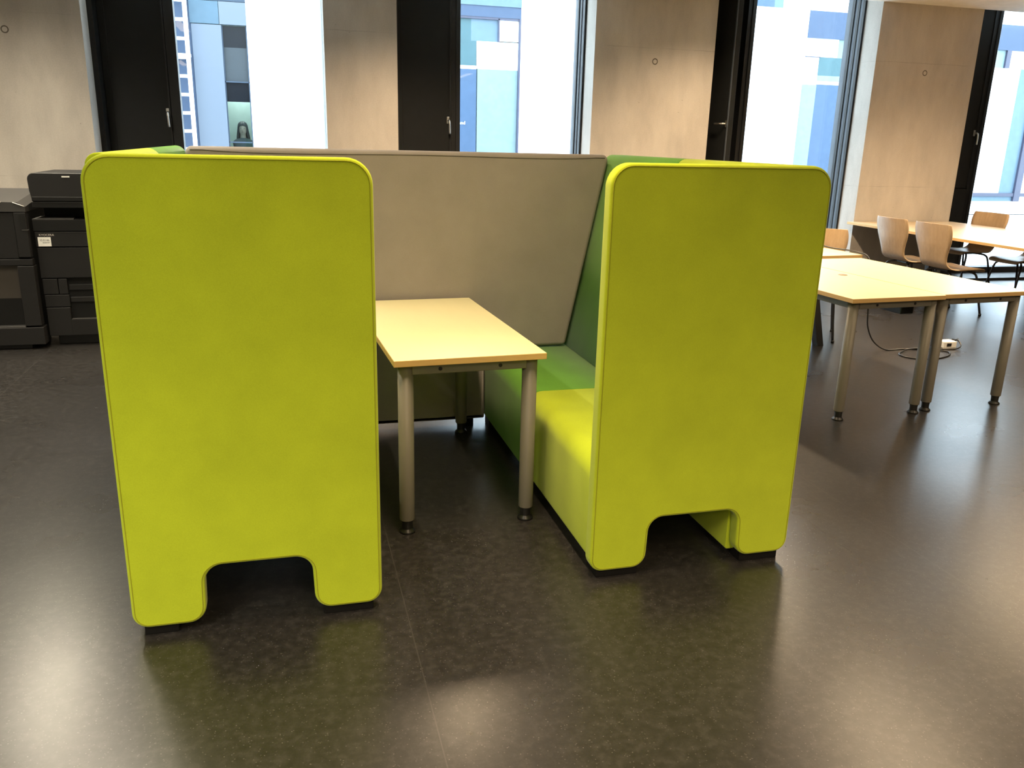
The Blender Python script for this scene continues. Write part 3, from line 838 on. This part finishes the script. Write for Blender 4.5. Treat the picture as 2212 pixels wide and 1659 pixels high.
# bay behind the second window
def bay(x0, x1, label, fr=M['facade_frame']):
    ebox('spandrel', M['spandrel'], (x0, x1, 18.99, 19.1, 4.09, 4.70), label=label)
bay(3.2, 5.215, 'blue grey spandrel over the second bay')
ebox('cladding_panel', M['mist_pane'], (3.2, 5.215, 18.97, 19.0, 4.315, 4.70), label='pale blue strip above the spandrel')
wb = ebox('window', M['facade_frame'], (5.175, 5.215, 18.98, 19.12, 0.25, 4.09), (4.705, 4.735, 19.0, 19.1, 3.60, 4.07), (3.2, 5.215, 19.0, 19.1, 4.045, 4.09), label='tall glazed bay of many panes')
for m, q in ((M['teal_pane'], (3.2, 4.105, 3.60, 4.045)), (M['mist_pane'], (4.105, 4.705, 3.60, 4.045)), (M['facade'], (4.735, 5.175, 3.62, 4.045)), (M['teal_pane'], (3.2, 4.225, 3.09, 3.60)), (M['facade'], (4.235, 5.175, 3.03, 3.60)), (M['white_metal'], (3.2, 4.225, 3.02, 3.09)), (M['blue_pane'], (3.2, 4.235, 0.25, 3.02)), (M['pale_pane'], (4.255, 5.175, 0.25, 3.03))):
    ebox('pane', m, (q[0], q[1], 19.05, 19.08, q[2], q[3]), parent=wb)
text('window_lettering', 'und', 0.10, M['white_metal'], wb, (3.84 - bx, 19.045 - by, 1.85), (PI / 2, 0, 0), 0.002)
# bay behind the third window
bay(12.40, 14.45, 'blue grey spandrel over the third bay')
wc = ebox('window', M['facade_frame'], (12.395, 12.835, 18.99, 19.1, 3.66, 3.675), (14.43, 14.45, 19.0, 19.1, 0.25, 4.09), label='glazed bay with a teal transom pane')
for m, q in ((M['facade'], (12.40, 13.33, 3.675, 4.09)), (M['pale_pane'], (13.33, 14.45, 3.67, 4.09)), (M['facade'], (12.40, 12.83, 3.03, 3.66)), (M['teal_pane'], (12.83, 14.45, 3.25, 3.67)), (M['pale_pane'], (12.83, 14.45, 3.12, 3.25)), (M['white_metal'], (12.83, 14.45, 3.045, 3.12)), (M['pale_pane'], (12.41, 12.845, 0.25, 3.03)), (M['blue_pane'], (12.845, 14.45, 0.25, 3.045))):
    ebox('pane', m, (q[0], q[1], 19.05, 19.08, q[2], q[3]), parent=wc)
wu = ebox('window', M['white_metal'], (10.6, 11.66, 18.97, 19.0, 4.685, 4.70), (11.63, 11.66, 18.97, 19.0, 4.69, 6.2), label='upper floor window with blue glazing')
ebox('pane', M['blue_pane'], (10.6, 11.40, 18.96, 18.99, 4.70, 6.2), parent=wu)
ebox('pane', M['mist_pane'], (11.40, 11.635, 18.96, 18.99, 4.70, 6.2), parent=wu)
# bay behind the fourth window
bay(18.05, 20.1, 'blue grey spandrel over the fourth bay')
wd = ebox('window', M['facade_frame'], (18.36, 18.50, 18.99, 19.1, 3.66, 4.09), (18.05, 20.1, 19.0, 19.1, 0.38, 0.47), (19.42, 19.62, 18.98, 19.1, 0.25, 3.6), label='glazed bay with pale panes')
for m, q in ((M['pale_pane'], (18.05, 18.36, 3.66, 4.09)), (M['facade'], (18.5, 20.1, 3.66, 4.09)), (M['facade'], (18.05, 18.94, 0.47, 3.66)), (M['mist_pane'], (18.94, 19.42, 0.47, 3.66)), (M['facade'], (19.62, 20.1, 0.25, 3.66)), (M['mist_pane'], (18.05, 19.42, -0.1, 0.38))):
    ebox('pane', m, (q[0], q[1], 19.05, 19.08, q[2], q[3]), parent=wd)
# ladder on the cladding
ld_ = empty('wall_ladder', (-1.90, 18.80, 0)); tag(ld_, 'white metal ladder running up the blue cladding of the building opposite', 'ladder')
for x in (-0.21, 0.18):
    b = MB(); b.box(x - 0.04, x + 0.04, -0.03, 0.03, -0.12, 7.0); b.build('rail', M['white_metal'], ld_)
for k in range(19):
    b = MB(); z = 0.145 + 0.352 * k; b.box(-0.19, 0.16, -0.02, 0.02, z - 0.03, z + 0.03); b.build('rung', M['white_metal'], ld_)
b = MB(); b.box(-0.19, 0.22, 0.03, 0.165, 2.98, 3.04); b.build('wall_bracket', M['white_metal'], ld_)

# person behind the tinted pane
pe = empty('person', (-0.80, 19.55, -0.1)); tag(pe, 'person with long dark hair seated behind a tinted window across the courtyard', 'person')
def ell(b, c, r, seg=20, ring_=12):
    prof = []
    rows = []
    for i in range(ring_ + 1):
        th = PI * i / ring_
        rows.append([(c[0] + r[0] * math.sin(th) * math.cos(2 * PI * k / seg), c[1] + r[1] * math.sin(th) * math.sin(2 * PI * k / seg), c[2] + r[2] * math.cos(th)) for k in range(seg + 1)])
    b.grid(rows)
def body_loft(b, secs, seg=20):
    rows = [[(cx + rx * math.cos(2 * PI * k / seg), cy + ry * math.sin(2 * PI * k / seg), z) for k in range(seg + 1)] for z, cx, cy, rx, ry in secs]
    b.grid(rows)
b = MB()
body_loft(b, [(1.02, 0, 0, .0, .0), (1.02, 0, 0, .16, .12), (1.20, 0, 0, .15, .11), (1.36, 0, 0, .17, .11), (1.46, 0, 0, .19, .10), (1.51, 0, 0, .14, .08), (1.545, 0, 0, .062, .06), (1.60, 0, -.01, .056, .06), (1.625, 0, -.03, .055, .075), (1.66, 0, -.03, .072, .09), (1.71, 0, -.025, .082, .10), (1.76, 0, -.02, .085, .104), (1.81, 0, -.015, .075, .09), (1.85, 0, -.01, .04, .05), (1.86, 0, 0, 0, 0)])
ell(b, (0, -.128, 1.705), (.013, .018, .024), 10, 6)
ell(b, (-.086, 0, 1.72), (.012, .02, .03), 8, 6); ell(b, (.086, 0, 1.72), (.012, .02, .03), 8, 6)
body = b.build('body', M['skin'], pe)
for ex in (-.032, .032):
    b = MB(); ell(b, (ex, -.112, 1.738), (.013, .008, .007), 10, 6); b.build('eye', M['hair'], pe)
b = MB(); ell(b, (0, -.119, 1.662), (.024, .008, .007), 10, 6); b.build('mouth', plain('lips', (0.30, 0.13, 0.12), 0.5), pe)
b = MB()
body_loft(b, [(1.015, 0, 0, .0, .0), (1.015, 0, 0, .19, .14), (1.20, 0, 0, .175, .13), (1.36, 0, 0, .21, .125), (1.45, 0, 0, .228, .115), (1.505, 0, 0, .17, .095), (1.54, 0, 0, .075, .075)])
b.build('jacket', M['jacket'], pe)
b = MB()
rows = []
for z, rx, ry, cy in ((1.46, .135, .085, .045), (1.54, .142, .10, .04), (1.62, .132, .112, .03), (1.70, .118, .118, .015), (1.77, .108, .122, -.002), (1.80, .104, .122, -.006), (1.845, .085, .098, -.008), (1.878, .045, .05, -.006), (1.888, .004, .004, -.004)):
    lo_, hi_ = math.radians(-48), math.radians(228)
    if z > 1.78: lo_, hi_ = math.radians(-90), math.radians(270)
    rows.append([(rx * math.cos(lo_ + (hi_ - lo_) * k / 20), cy + ry * math.sin(lo_ + (hi_ - lo_) * k / 20), z) for k in range(21)])
b.grid(rows)
hr = b.build('hair', M['hair'], pe)
so = hr.modifiers.new('thickness', 'SOLIDIFY'); so.thickness = 0.012
b = MB(); b.box(-0.24, 0.20, -0.3, 0.3, 1.00, 1.012); b.box(-0.24, -0.2, -0.02, 0.02, 0.1, 1.0); b.box(0.16, 0.20, -0.02, 0.02, 0.1, 1.0); dk_ = b.build('desk', M['white_metal']); dk_.location = (-0.80, 19.55, -0.1)
tag(dk_, 'white desk in front of the person behind the tinted window opposite', 'desk')
